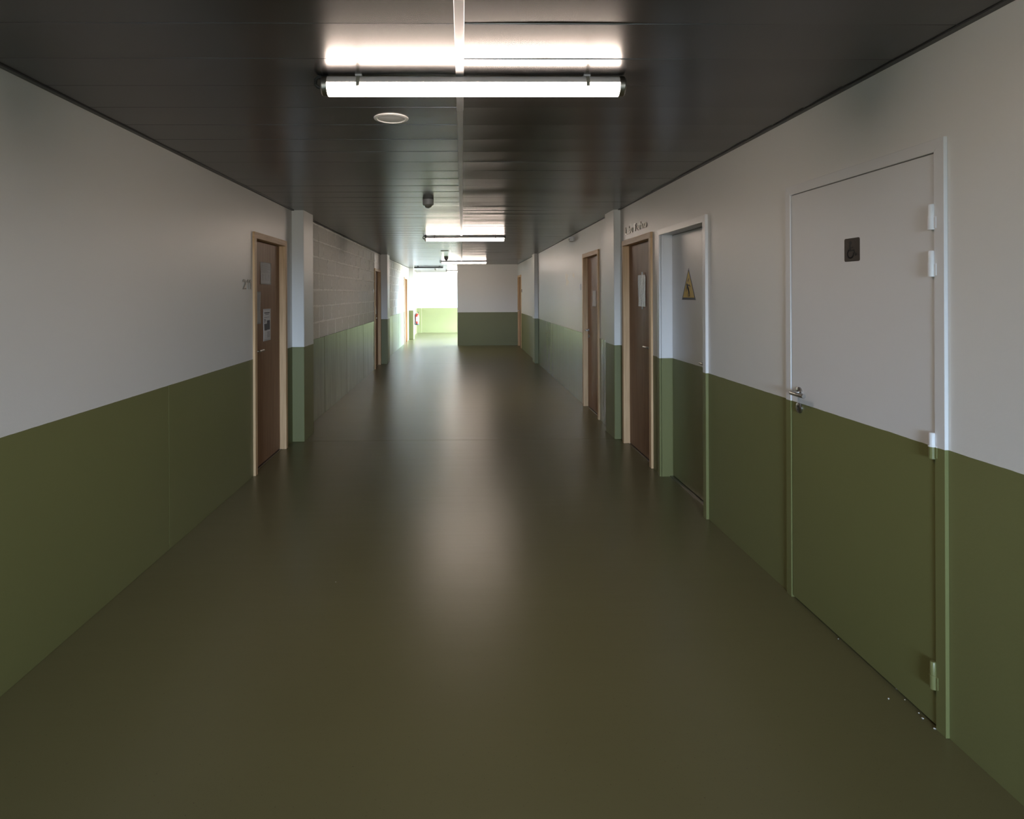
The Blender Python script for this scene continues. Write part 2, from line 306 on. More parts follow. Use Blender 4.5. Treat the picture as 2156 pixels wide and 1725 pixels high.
# windows
w1 = root('window_1', Matrix.Translation((HALL_R+0.1, A['y0'], A['z0'])), 'wide window lighting the hall behind the end wall', 'window', kind='structure')
Lw, Hw = A['y1']-A['y0'], A['z1']-A['z0']
for i in range(5):
    y = i*(Lw-0.06)/4; box('window_post', (-0.03, 0.03, y, y+0.06, 0, Hw), 'frame_white', w1)
for z in (0, Hw-0.06): box('window_rail', (-0.03, 0.03, 0, Lw, z, z+0.06), 'frame_white', w1)
for i in range(4):
    y = i*(Lw-0.06)/4+0.05; box('pane', (-0.004, 0.004, y, y+(Lw-0.06)/4+0.02, 0.05, Hw-0.05), 'pane', w1)
w2 = root('window_2', Matrix.Translation((B['x0'], Y_BACK-0.1, B['z0'])), 'window at the near end of the corridor', 'window', kind='structure')
Lb, Hb = B['x1']-B['x0'], B['z1']-B['z0']
for i in range(3):
    x = i*(Lb-0.06)/2; box('window_post', (x, x+0.06, -0.03, 0.03, 0, Hb), 'frame_white', w2)
for z in (0, Hb-0.06): box('window_rail', (0, Lb, -0.03, 0.03, z, z+0.06), 'frame_white', w2)
for i in range(2):
    x = i*(Lb-0.06)/2+0.05; box('pane', (x, x+(Lb-0.06)/2+0.02, -0.004, 0.004, 0.05, Hb-0.05), 'pane', w2)

# floor: subfloor with welded vinyl sheets; joints run from pillar to pillar
floor = tag(box('floor', (-2.25, HALL_R+0.3, Y_BACK-0.3, Y_FAR+0.3, -0.15, -0.02), 'backing'), 'glossy olive brown vinyl corridor floor', 'floor', kind='structure')
ys = [Y_BACK-0.2, 6.56, 13.80, 21.12, Y_FAR+0.1]
for i in range(4):
    box('floor_sheet', (-2.2, HALL_R+0.1, ys[i]+(0.0015 if i else 0), ys[i+1]-0.0015, -0.021, 0.0 if i != 0 else -0.0006), 'floor_vinyl', floor)

# ceiling: slab with hanging metal planks, cover rail along the middle, wall angles
ceiling = tag(box('ceiling', (-2.25, HALL_R+0.3, Y_BACK-0.3, Y_FAR+0.3, 2.52, 2.62), 'backing'), 'dark grey ceiling of narrow satin metal planks', 'ceiling', kind='structure')
PW = 0.3041; RAIL_X = -0.006; GAPX = 0.030
def plank_mesh(x0, x1, wavy, k):
    rnd = random.Random(100+k); nx, ny = 10, 5; bm = bmesh.new(); vs = []
    w = PW-0.003; cup = rnd.uniform(-0.0008, 0.0008)*wavy; tilt = rnd.uniform(-1, 1)*0.0009*wavy
    amp = [rnd.uniform(-0.0007, 0.0007)*wavy for _ in range(3)]; ph = [rnd.uniform(0, 6.28) for _ in range(3)]
    prof = [(-1, 0.0026)]+[(-1+0.012+j/(ny-2)*1.976, 0.0) for j in range(ny-1)]+[(1, 0.0026)]     # eased long edges
    for j in range(ny+1):
        t, ez = prof[j]
        row = []
        for i in range(nx+1):
            s = i/nx; bow = sum(amp[q]*math.sin(ph[q]+s*math.pi*(q+1)) for q in range(3))
            row.append(bm.verts.new((x0+(x1-x0)*s, t*w/2, cup*(t*t-1)+tilt*t+bow*t+ez)))
        vs.append(row)
    for j in range(ny):
        for i in range(nx): bm.faces.new((vs[j][i], vs[j+1][i], vs[j+1][i+1], vs[j][i+1]))
    for row, dy in ((vs[0], 0.001), (vs[-1], -0.001)):           # turned-up long edges
        up = [bm.verts.new((v.co.x, v.co.y+dy, 0.026)) for v in row]
        for i in range(nx): bm.faces.new((row[i], row[i+1], up[i+1], up[i]))
    bmesh.ops.recalc_face_normals(bm, faces=bm.faces[:])
    me = bpy.data.meshes.new('ceiling_plank'); bm.to_mesh(me); bm.free(); me.materials.append(MATS['ceiling_metal'])
    for p in me.polygons: p.use_smooth = True
    me.set_sharp_from_angle(angle=math.radians(40))
    return me
PL = [plank_mesh(XL2+GAPX+0.01, RAIL_X-0.004, 0.8, k) for k in range(5)]
PR = [plank_mesh(RAIL_X+0.004, XR-GAPX, 1.6, 20+k) for k in range(6)]
y_first = 2.034-27*PW
for i in range(200):
    y = y_first+(i+0.5)*PW
    if y < Y_BACK+0.1: continue
    if y > Y_FAR-0.05: break
    for ms in (PL, PR):
        o = bpy.data.objects.new('ceiling_plank', random.choice(ms)); COL.objects.link(o); o.location = (0, y, ZC); o.parent = ceiling
for a, b in ((Y_BACK, 2.98), (2.982, 8.0), (8.002, 13.0), (13.002, 18.0), (18.002, Y_FAR)):
    w = 0.017 if a < 2 else 0.0155
    box('cover_rail', (RAIL_X-w, RAIL_X+w, a, b, ZC-0.006, ZC+0.004), 'rail_alu', ceiling, bevel=0.0015)
tn = [0]
def trim(b, label):
    tn[0] += 1; return tag(box('trim_%d' % tn[0], b, 'trim_dark'), label, 'trim', kind='structure')
lim = [Y_BACK] + [v for p in PILLARS for v in (p, p+PIL_LEN)]
trim((XL-0.002, XL+0.026, Y_BACK, PILLARS[0], ZC-0.006, ZC+0.001), 'dark ceiling angle above room 211 and the long plain wall')
for i, (a, b) in enumerate(((PILLARS[0]+PIL_LEN, PILLARS[1]), (PILLARS[1]+PIL_LEN, PILLARS[2]), (PILLARS[2]+PIL_LEN, Y_FAR))):
    trim((XL2-0.002, XL2+0.022, a, b, ZC-0.005, ZC+0.001), ['dark ceiling angle above the white block wall', 'dark ceiling angle above the second block wall', 'dark ceiling angle above the fire extinguisher'][i])
trim((XR+0.002, XR-0.026, Y_BACK, PILLARS[0], ZC-0.006, ZC+0.001), 'dark ceiling angle above the accessible toilet and lab doors')
for i, (a, b) in enumerate(((PILLARS[0]+PIL_LEN, PILLARS[1]), (PILLARS[1]+PIL_LEN, Y_END))):
    trim((XR+0.002, XR-0.022, a, b, ZC-0.005, ZC+0.001), ['dark ceiling angle above the wall sensor', 'dark ceiling angle beside the end wall'][i])

# ------------------------------------------------------------------ dado panels, concrete blocks, mortar
def dado(parent, face, sgn, y0, y1, material, gap):
    box('dado_panel', (face, face+sgn*0.011, y0+gap/2, y1-gap/2, 0, ZG), material, parent, bevel=0.0012)
ja = [Y_BACK, -4.09, -2.52, -0.94, 0.64, 2.21, hit(356, 1000, 0, XL).y, D1[0]+0.028]
for a, b in zip(ja, ja[1:]): box('dado_panel', (XL, XL-0.005, a+0.002, b-0.002, 0, ZG), 'green_panel', wall_left, bevel=0.001)
j0 = [hit(x, 720, 0, XL2).y for x in (683.6, 730, 765)]
for ed in ([6.8]+j0+[D2[0]+0.028], [14.0, 14.55, 16.1, 17.7, D3[0]+0.028]):
    for a, b in zip(ed, ed[1:]): dado(wall_left, XL2, -1, a, b, 'green_concrete', 0.016)
for ed in ([6.8, 7.33, DR[0]+0.028], [DR[1]-0.028, hit(1187.5, 700, 0, XR).y, hit(1159.2, 700, 0, XR).y, 13.85]):
    for a, b in zip(ed, ed[1:]): dado(wall_right, XR, 1, a, b, 'green_smooth', 0.006)

BH, BL_ = 0.2075, 0.5
brnd = random.Random(3)
def block_mesh(k):
    r = random.Random(k); bm = bmesh.new(); bm_box(bm, -0.03, 0, -0.5, 0.5, -0.5, 0.5)
    for v in bm.verts:
        if v.co.x > -0.01: v.co.x += r.uniform(-0.0012, 0.0008)
    bmesh.ops.recalc_face_normals(bm, faces=bm.faces[:])
    me = bpy.data.meshes.new('concrete_block'); bm.to_mesh(me); bm.free(); me.materials.append(MATS['block_paint']); return me
BMS = [block_mesh(k) for k in range(6)]
def block_wall(y0, y1, ycol, door=None):
    mort = bmesh.new(); z = ZG+0.001; row = 0
    def mortar_line(p0, p1, n):
        """lumpy ridge of mortar smeared over a joint, from p0 to p1 (y, z)"""
        p0 = Vector(p0); p1 = Vector(p1); d = (p1-p0).normalized(); nn = Vector((-d.y, d.x)); rows = []
        for i in range(n+1):
            c = p0+(p1-p0)*i/n; wd = brnd.uniform(0.010, 0.024); hh = brnd.uniform(-0.003, 0.006); sh = brnd.uniform(-0.003, 0.003)
            rows.append([mort.verts.new((XL2+e, (c+nn*(sh+s)).x, (c+nn*(sh+s)).y)) for s, e in ((-wd, -0.006), (-wd*0.5, hh*0.8), (wd*0.5, hh), (wd, -0.006))])
        for a, b in zip(rows, rows[1:]):
            for q in range(3): mort.faces.new((a[q], b[q], b[q+1], a[q+1]))
    while z < 2.50:
        zt = min(z+BH, 2.515); off = (row % 2)*BL_/2; y = ycol-20*BL_+off
        segs = []
        while y < y1:
            a, b = max(y, y0), min(y+BL_, y1)
            if b-a > 0.02:
                if a < ycol-0.01 < b-0.02: segs += [(a, ycol), (ycol, b)]
                else: segs.append((a, b))
            y += BL_
        for a, b in segs:
            if door and b > door[0]+0.02 and a < door[1] and z < door[2]-0.05: b = min(b, door[0]+0.02)
            if b-a < 0.03: continue
            o = bpy.data.objects.new('concrete_block', brnd.choice(BMS)); COL.objects.link(o); o.parent = wall_left
            o.scale = (1, b-a-0.009, zt-z-0.009); o.location = (XL2+brnd.uniform(-0.003, 0.001), (a+b)/2, (z+zt)/2)
            if b < y1-0.03 and not (door and b > door[0]-0.03 and z < door[2]): mortar_line((b, z), (b, zt), 6)
        if row > 0: mortar_line((y0, z), ((door[0] if door and z < door[2] else y1), z), 90)
        z = zt; row += 1
    m = link('mortar_joints', mort, 'mortar', wall_left, smooth=True); m['kind'] = 'stuff'
block_wall(6.82, 13.85, 7.87, (D2[0]+0.01, D2[1], DOOR_TOP-0.02))
block_wall(14.05, D3[0]+0.03, 14.4)

# paint repair patches on the right-hand wall beyond the lab door
def blob(name, cx, cz, ry, rz, material, k, x=XR):
    r = random.Random(k); bm = bmesh.new(); n = 22; pts = []
    for i in range(n):
        a = 2*math.pi*i/n; f = 1+0.18*math.sin(3*a+k)+r.uniform(-0.08, 0.08); pts.append((math.cos(a)*ry*f, math.sin(a)*rz*f))
    bm_prism(bm, pts, -0.001, 0.0006); o = link(name, bm, material, wall_right); o.matrix_world = on_right(cx, cz, x); return o
p = hit(1193, 582, 0, XR); blob('paint_patch', p.y, p.z, 0.16, 0.045, 'patch_light', 1)
p = hit(1194.5, 594, 0, XR); blob('paint_patch', p.y, p.z, 0.14, 0.05, 'patch_light', 2)
p = hit(1207.5, 580, 0, XR); blob('paint_patch', p.y, p.z, 0.085, 0.035, 'patch_light', 4)

# ------------------------------------------------------------------ pillars
def pillar(x0, x1, y, label):
    o = box('pillar', (x0, x1, 0, PIL_LEN, 0, 2.515), 'paint', bevel=0.004); o.location = (0, y, 0)
    return tag(o, label, 'pillar', kind=None)
PLX, PRX = -1.698, 1.645
pillar(XL2-0.05, PLX, PILLARS[0], 'white and green pillar right beside the door of room 211')
pillar(XL2-0.05, PLX+0.004, PILLARS[1], 'white and green pillar between the two painted block walls')
pillar(XL2-0.05, PLX+0.004, PILLARS[2], 'white and green pillar nearest the fire extinguisher')
pillar(XR+0.05, PRX, PILLARS[0], 'white and green pillar right beside the lab door')
pillar(XR+0.05, PRX-0.01, PILLARS[1]-0.1, 'white and green pillar on the end wall side, opposite the second block wall')

# ------------------------------------------------------------------ door hardware
def lever(parent, u, v, w, dirn, big=True, name='door_handle'):
    """rose, neck and round bar lever; dirn = +1 bar points along +u"""
    bm = bmesh.new(); seg = 20
    bm_lathe(bm, [(0, 0), (0.026, 0), (0.026, 0.008), (0.024, 0.0095), (0, 0.0095)], seg, Matrix.Translation((u, v, w)))
    h = link(name, bm, 'steel', parent, smooth=True)
    bm = bmesh.new(); d = dirn                                       # neck and bar bent from one round bar
    bm_tube(bm, [(u, v, w+0.006), (u, v, w+0.036), (u+d*0.002, v, w+0.044), (u+d*0.008, v, w+0.051), (u+d*0.017, v, w+0.054), (u+d*0.130, v, w+0.054), (u+d*0.1305, v, w+0.054)], [0.0100]*6+[0.0095], 16)
    link('lever_bar', bm, 'steel', h, smooth=True)
    return h
def key_rose(parent, u, v, w):
    bm = bmesh.new(); bm_lathe(bm, [(0, 0), (0.026, 0), (0.026, 0.008), (0.024, 0.0095), (0, 0.0095)], 20, Matrix.Translation((u, v, w)))
    k = link('key_rose', bm, 'steel', parent, smooth=True)
    bm = bmesh.new(); pts = [(u+0.006*math.cos(t), v+0.008+0.006*math.sin(t)) for t in [math.radians(-60+300*i/12) for i in range(13)]]+[(u-0.004, v-0.013), (u+0.004, v-0.013)]
    bm_prism(bm, pts, w+0.009, w+0.0105); link('keyhole', bm, 'black', k)

def wood_door(name, M, wd, label, handle_near_u0, top=DOOR_TOP, handle_v=1.075):
    r = root(name, M, label, 'door', kind='structure'); fw_ = 0.056; t = 0.02; dep = -0.105
    box('door_jamb', (0, fw_, 0, top-fw_, dep, t), 'beech', r, bevel=0.002)
    box('door_jamb', (wd-fw_, wd, 0, top-fw_, dep, t), 'beech', r, bevel=0.002)
    box('door_header', (0, wd, top-fw_, top, dep, t), 'beech_flat', r, bevel=0.002)
    leaf = box('door_leaf', (fw_+0.003, wd-fw_-0.003, 0.009, top-fw_-0.004, -0.085, -0.045), 'door_veneer', r, bevel=0.0015)
    box('threshold', (fw_, wd-fw_, 0.0, 0.004, -0.10, -0.03), 'steel', r)
    hu = fw_+0.075 if handle_near_u0 else wd-fw_-0.075
    lever(leaf, hu, handle_v, -0.045, 1 if handle_near_u0 else -1); key_rose(leaf, hu, handle_v-0.085, -0.045)
    return r
wood_door('door_1', on_left(D1[0]), D1[1]-D1[0], 'brown veneered door of room 211 with three sheets taped on', True)
wood_door('door_2', on_left(D2[0], x=XL2), D2[1]-D2[0], 'brown veneered door beside the pillar after the white block wall', True)
wood_door('door_3', on_left(D3[0], x=XL2), D3[1]-D3[0], 'brown veneered door after the second block wall', True)
wood_door('door_4', on_right(DL[1]), DL[1]-DL[0], 'brown veneered lab door under the raised lettering', False)
wood_door('door_5', on_right(DR[1]), DR[1]-DR[0], 'orange brown veneered door with a white sheet, after the lab pillar', True)
wood_door('door_6', on_right(DE[1]), DE[1]-DE[0], 'brown veneered door in the corner by the end wall', True)

def mitred_frame(r, wd, top, fw_, w0, w1, material):
    for name, pts in (('door_jamb', [(0, 0), (fw_, 0), (fw_, top-fw_), (0, top)]), ('door_jamb', [(wd, 0), (wd, top), (wd-fw_, top-fw_), (wd-fw_, 0)]),
                      ('door_header', [(0, top), (fw_, top-fw_), (wd-fw_, top-fw_), (wd, top)])):
        bm = bmesh.new(); bm_prism(bm, pts, w0, w1); link(name, bm, material, r, bevel=0.0012)
# accessible toilet door: metal frame, leaf almost flush, four barrel hinges
wdB = DB[1]-DB[0]
rB = root('door_7', on_right(DB[1]), 'large flush metal door with wheelchair plate, white above and green below', 'door', kind='structure')
mitred_frame(rB, wdB, 2.131, 0.046, -0.10, 0.013, 'paint_metal')
box('door_stop', (0.04, wdB-0.04, 0, 2.095, -0.10, -0.05), 'paint_metal', rB)
u_l = DB[1]-hit(1673, 620, 0, XR-0.006).y; u_r = DB[1]-hit(1970.5, 620, 0, XR-0.006).y
leafB = box('door_leaf', (0.0505, wdB-0.050, 0.012, 2.0815, -0.04, 0.008), 'paint_metal', rB, bevel=0.0015)
hp = hit(1684, 826, 0, XR-0.008)
lever(leafB, DB[1]-hp.y, hp.z, 0.008, 1)
kp = hit(1684, 859, 0, XR-0.008); key_rose(leafB, DB[1]-kp.y, kp.z, 0.008)
for z0, z1 in ((1.806, 1.898), (1.636, 1.730), (0.977, 1.071), (0.143, 0.242)):
    uh = wdB-0.054; bm = bmesh.new(); mid = (z0+z1)/2
    Mz = lambda z: Matrix.Translation((uh, z, 0.016)) @ Matrix.Rotation(math.radians(-90), 4, 'X')
    bm_lathe(bm, [(0, 0), (0.0115, 0), (0.0115, mid-z0-0.004), (0.0128, mid-z0-0.004), (0.0128, mid-z0+0.002), (0, mid-z0+0.002)], 18, Mz(z0))
    hg = link('hinge', bm, 'paint_metal', rB, smooth=True)
    bm = bmesh.new(); bm_lathe(bm, [(0, 0), (0.0105, 0), (0.0105, z1-mid-0.006), (0.008, z1-mid-0.002), (0, z1-mid-0.002)], 18, Mz(mid+0.002))
    link('hinge_barrel', bm, 'paint_metal', hg, smooth=True)
    box('hinge_leaf', (uh+0.004, uh+0.020, z0+0.004, mid, 0.006, 0.0155), 'paint_metal', hg, bevel=0.001)
# electrical room door: metal frame, leaf set back
wdY = DY[1]-DY[0]
rY = root('door_8', on_right(DY[1]), 'recessed metal door with the yellow triangle, white above and green below', 'door', kind='structure')
fy = 0.05
mitred_frame(rY, wdY, 2.130, fy, 0.0, 0.02, 'paint_metal')
box('door_reveal', (fy-0.012, fy, 0, 2.08, -0.14, 0.004), 'paint_metal', rY)
box('door_reveal', (wdY-fy, wdY-fy+0.012, 0, 2.08, -0.14, 0.004), 'paint_metal', rY)
box('door_reveal', (fy-0.012, wdY-fy+0.012, 2.08, 2.092, -0.14, 0.004), 'paint_metal', rY)
LEAF_Y = XR+0.095
leafY = box('door_leaf', (fy+0.003, wdY-fy-0.003, 0.012, 2.076, -0.135, -0.095), 'paint_metal', rY, bevel=0.0015)
box('threshold', (fy, wdY-fy, 0, 0.008, -0.14, -0.07), 'steel', rY)
hp = hit(1480, 765.5, 0, LEAF_Y-0.052); lever(leafY, wdY-fy-0.075, 1.062, -0.095, -1)

# ------------------------------------------------------------------ signs
def text_obj(name, s, size, depth, M, material, parent=None, xs=1.0):
    cu = bpy.data.curves.new(name, 'FONT'); cu.body = s; cu.size = size; cu.extrude = depth/2; cu.align_x = 'LEFT'
    t = bpy.data.objects.new(name+'_curve', cu); COL.objects.link(t); dg = bpy.context.evaluated_depsgraph_get(); dg.update()
    me = bpy.data.meshes.new_from_object(t.evaluated_get(dg)); COL.objects.unlink(t); bpy.data.objects.remove(t)
    xsn = [v.co.x for v in me.vertices]; wd = max(xsn)-min(xsn); x0 = min(xsn)
    for v in me.vertices: v.co.x = (v.co.x-x0)*xs; v.co.z += depth/2
    me.materials.clear(); me.materials.append(MATS[material]); me.name = name
    o = bpy.data.objects.new(name, me); COL.objects.link(o)
    if parent: o.parent = parent; o.matrix_local = M
    else: o.matrix_world = M
    return o, wd*xs
# 211, raised metal digits left of the first door
ya, yb = hit(511.5, 600, 0, XL).y, hit(527.8, 600, 0, XL).y; zb, zt = 1.628, 1.712
rn = root('room_number', on_left(ya-0.008, zb), 'raised metal number 211 on the wall before the first brown door', 'sign')
u = 0.0
for ch in '211':
    if ch == '1':
        H = zt-zb; bm = bmesh.new(); bm_prism(bm, [(0.016, 0), (0.027, 0), (0.027, H), (0.018, H), (0.0, H*0.80), (0.0, H*0.68), (0.016, H*0.82)], 0, 0.006)
        o = link('digit', bm, 'letters', rn); o.matrix_local = Matrix.Translation((u, 0, 0)); w = 0.027
    else: o, w = text_obj('digit', ch, (zt-zb)/0.69, 0.006, Matrix.Translation((u, 0, 0)), 'letters', rn, 1.0)
    u += w+0.016
rn.scale = ((yb-ya)/(u-0.016), 1, 1)
# Labo Techno, raised letters above the lab door
yl, yr = hit(1318.0, 485, 0, XR).y, hit(1362, 472, 0, XR).y
rl = root('wall_lettering', on_right(yl, 2.195), 'raised metal lettering Labo Techno above the lab door', 'sign')
u = 0.0; hgt = 0.075
for ch in 'Labo Techno':
    if ch == ' ': u += 0.035; continue
    o, w = text_obj('letter', ch, hgt/0.69, 0.008, Matrix.Translation((u, 0, 0)), 'letters', rl); u += w+0.010
rl.scale = ((yl-yr)/(u-0.010), 1, 1)
# wheelchair plate
pa = hit(1778.5, 528, 0, XR-0.008); pb = hit(1810.5, 525, 0, XR-0.008); pw = pa.y-pb.y; ph_ = 0.102
rp = root('wheelchair_plate', on_right(pa.y, 1.716, XR-0.008), 'dark metal plate with black wheelchair symbol on the big flush door', 'sign')
bm = bmesh.new(); cr_ = 0.008; pts = []
for cx_, cy_, a0 in ((pw-cr_, ph_-cr_, 0), (cr_, ph_-cr_, 90), (cr_, cr_, 180), (pw-cr_, cr_, 270)):
    for k in range(5): a = math.radians(a0+k*22.5); pts.append((cx_+cr_*math.cos(a), cy_+cr_*math.sin(a)))
bm_prism(bm, pts, 0, 0.0015); link('plate', bm, 'plate_steel', rp)
def stroke(bm, pts, w, z0=0.0014, z1=0.0021):
    for a, b in zip(pts, pts[1:]):
        a = Vector(a); b = Vector(b); d = (b-a).normalized(); n = Vector((-d.y, d.x))*w/2; e = d*w*0.3
        bm_prism(bm, [tuple(a-e-n), tuple(b+e-n), tuple(b+e+n), tuple(a-e+n)], z0, z1)
bm = bmesh.new(); sx, sy = pw/1.0, ph_/1.0     # symbol drawn in plate fractions
P = lambda x, y: (x*sx, y*sy)
bm_prism(bm, [P(0.40+0.075*math.cos(t), 0.80+0.075*math.sin(t)*sx/sy) for t in [2*math.pi*k/16 for k in range(16)]], 0.0014, 0.0021)
stroke(bm, [P(0.385, 0.74), P(0.385, 0.46), P(0.62, 0.475), P(0.73, 0.27), P(0.80, 0.305)], 0.0065); stroke(bm, [P(0.385, 0.585), P(0.55, 0.595)], 0.0055)
stroke(bm, [P(0.41+0.20*math.cos(math.radians(a)), 0.33+0.185*math.sin(math.radians(a))) for a in range(118, 371, 14)], 0.006)
link('wheelchair_symbol', bm, 'black', rp)
# yellow triangle with the lightning-struck figure
ta = hit(1436.2, 630, 0, LEAF_Y); tb = hit(1465.0, 630, 0, LEAF_Y); tt = hit(1449.5, 565, 0, LEAF_Y); tw = ta.y-tb.y; th = tt.z-hit(1450, 631.5, 0, LEAF_Y).z
rt = root('electrical_hazard_sign', on_right(ta.y, tt.z-th, LEAF_Y), 'yellow triangular electric shock warning on the recessed metal door', 'sign')
def tri(i0, i1, ib): return [(i0, ib), (tw-i0, ib), (tw/2, th-i1)]
bm = bmesh.new(); bm_prism(bm, [(0, 0), (tw, 0), (tw/2, th)], 0, 0.0012); link('sign_border', bm, 'sign_dark', rt)
bm = bmesh.new(); bm_prism(bm, [(-0.004, -0.003), (tw+0.012, -0.003), (tw/2+0.008, th+0.006)], 0, 0.0006); link('sign_backing', bm, 'paper', rt)
bm = bmesh.new(); bm_prism(bm, tri(0.024, 0.022, 0.018), 0.0011, 0.0017); link('sign_field', bm, 'sign_yellow', rt)
bm = bmesh.new(); q = lambda x, y: (x*tw, y*th)
kw = dict(z0=0.0016, z1=0.0023)
bm_prism(bm, [(0.385*tw+0.011*math.cos(t), 0.485*th+0.011*math.sin(t)) for t in [2*math.pi*k/12 for k in range(12)]], 0.0016, 0.0023)
stroke(bm, [q(0.41, 0.45), q(0.49, 0.33)], 0.026, **kw); stroke(bm, [q(0.47, 0.36), q(0.535, 0.24)], 0.022, **kw)
stroke(bm, [q(0.44, 0.465), q(0.56, 0.465), q(0.62, 0.42)], 0.008, **kw)
stroke(bm, [q(0.40, 0.43), q(0.34, 0.35), q(0.325, 0.27)], 0.008, **kw)
stroke(bm, [q(0.54, 0.25), q(0.575, 0.18), q(0.56, 0.13), q(0.585, 0.12)], 0.010, **kw); stroke(bm, [q(0.52, 0.25), q(0.48, 0.17), q(0.475, 0.12), q(0.50, 0.11)], 0.010, **kw)
link('stricken_figure', bm, 'sign_dark', rt)
bm = bmesh.new(); stroke(bm, [q(0.53, 0.67), q(0.46, 0.62), q(0.50, 0.62), q(0.45, 0.57)], 0.006, **kw); link('lightning_bolt', bm, 'sign_dark', rt)
# small door plates
def plate(M, w, h, material, label, slot=None):
    o = root('door_plate', M, label, 'sign'); box('plate', (0, w, 0, h, 0, 0.006), material, o, bevel=0.001)
    if slot: box('plate_insert', (w*0.25, w*0.75, h*0.15, h*0.85, 0.0055, 0.0068), slot, o)
p = hit(1221.5, 611, 0, XR); plate(on_right(p.y+0.06, p.z), 0.12, 0.09, 'white_plastic', 'small white door plate beside the orange brown door', 'paper')
p = hit(1098.7, 615.5, 0, XR); plate(on_right(p.y+0.06, p.z), 0.12, 0.085, 'sign_dark', 'small dark door plate beside the corner door at the end wall')
p = hit(786, 616, 0, XL2); plate(on_left(p.y-0.08, p.z, XL2), 0.16, 0.07, 'white_plastic', 'small white door plate beside the second brown door on the block wall')
p = hit(874.5, 641, 0, XL2); plate(on_left(p.y-0.06, p.z, XL2), 0.12, 0.095, 'sign_dark', 'small dark plate on the wall above the fire extinguisher')

# ------------------------------------------------------------------ sheets of paper on the doors
SHEET = {}
def ink(bm, o, s0, s1, t0, t1, n=6, m=1):
    zf, xf, w, h = SHEET[o.name]; g = []
    for j in range(m+1):
        t = t0+(t1-t0)*j/m; g.append([bm.verts.new((xf(s0+(s1-s0)*i/n, t), t*h, zf(s0+(s1-s0)*i/n, t)+0.0005)) for i in range(n+1)])
    for j in range(m):
        for i in range(n): bm.faces.new((g[j][i], g[j][i+1], g[j+1][i+1], g[j+1][i]))
def sheet(name, M, w, h, material, label, cat, wav=0.004, k=0, n=8, nv=12):
    r = random.Random(k); o = root(name, M, label, cat); bm = bmesh.new(); vs = []
    ph = [r.uniform(0, 6) for _ in range(4)]
    zf = lambda s, t: 0.0012+wav*(0.5+0.25*math.sin(ph[0]+5*s+3*t)+0.25*math.sin(ph[1]+7*t-2*s))*(0.4+0.6*abs(2*t-1))
    xf = lambda s, t: s*w+0.002*math.sin(ph[2]+6*t)
    SHEET[o.name] = (zf, xf, w, h)
    for j in range(nv+1):
        row = []
        for i in range(n+1):
            s, t = i/n, j/nv
            row.append(bm.verts.new((xf(s, t), t*h, zf(s, t))))
        vs.append(row)
    for j in range(nv):
        for i in range(n): bm.faces.new((vs[j][i], vs[j][i+1], vs[j+1][i+1], vs[j+1][i]))
    s_ = link('sheet', bm, material, o, smooth=True); md = s_.modifiers.new('thick', 'SOLIDIFY'); md.thickness = 0.0004; md.offset = -1
    return o
XLF = XL-0.045
def lr(px0, py0, px1, py1): a = hit(px0, py1, 0, XLF); b = hit(px1, py0, 0, XLF); return a.y, b.y-a.y, hit((px0+px1)/2, py1, 0, XLF).z, hit((px0+px1)/2, py0, 0, XLF).z-hit((px0+px1)/2, py1, 0, XLF).z
y, w, z, h = lr(548, 553, 570, 599)
o = sheet('notice_sheet', on_left(y, z, XLF), w, h, 'paper', 'white printed sheet, upper one on the door of room 211', 'paper', 0.006, 1)
rr = random.Random(5)
bm = bmesh.new()
for i in range(9): v = 0.90-0.045*i; ink(bm, o, 0.12, rr.uniform(0.6, 0.9), v, v+0.012)
for c in range(3):
    for i in range(6): v = 0.44-0.05*i; ink(bm, o, 0.12+0.28*c, 0.12+0.28*c+rr.uniform(0.1, 0.2), v, v+0.011, 2)
link('printed_lines', bm, 'ink_light', o)['kind'] = 'stuff'
y, w, z, h = lr(553.5, 650.5, 569.3, 717.5)
o = sheet('poster', on_left(y, z, XLF), w, h, 'paper', 'white poster with dark picture, lower one on the door of room 211', 'poster', 0.004, 2)
bm = bmesh.new()
for v, a, b, t in ((0.86, 0.15, 0.85, 0.032), (0.82, 0.3, 0.75, 0.018), (0.73, 0.12, 0.78, 0.010), (0.66, 0.12, 0.34, 0.02), (0.62, 0.12, 0.38, 0.02), (0.58, 0.12, 0.3, 0.016)): ink(bm, o, a, b, v, v+t)
for i in range(8): v = 0.27-0.025*i; ink(bm, o, 0.5, 0.88, v, v+0.009)
link('printed_lines', bm, 'ink', o)['kind'] = 'stuff'
bm = bmesh.new(); ink(bm, o, 0.14, 0.50, 0.33, 0.535, 6, 5); ink(bm, o, 0.50, 0.88, 0.34, 0.635, 6, 6); link('printed_picture', bm, 'ink', o)
for c, d in ((0.965, 0.971), (0.035, 0.041)): bm = bmesh.new(); ink(bm, o, 0.06, 0.94, c, d); link('printed_border', bm, 'ink_light', o)
# the grey sheet, mostly hidden by the jamb
z0 = hit(545, 682, 0, XLF).z; z1 = hit(545, 614, 0, XLF).z; yb_ = hit(548, 650, 0, XLF).y
o = sheet('flyer', on_left(yb_-0.22, z0, XLF), 0.22, z1-z0, 'sheet_grey', 'grey glossy flyer by the jamb on the door of room 211', 'poster', 0.005, 3)
bm = bmesh.new(); ink(bm, o, 0.3, 0.85, 0.40, 0.90, 6, 6); link('printed_picture', bm, 'ink_light', o)
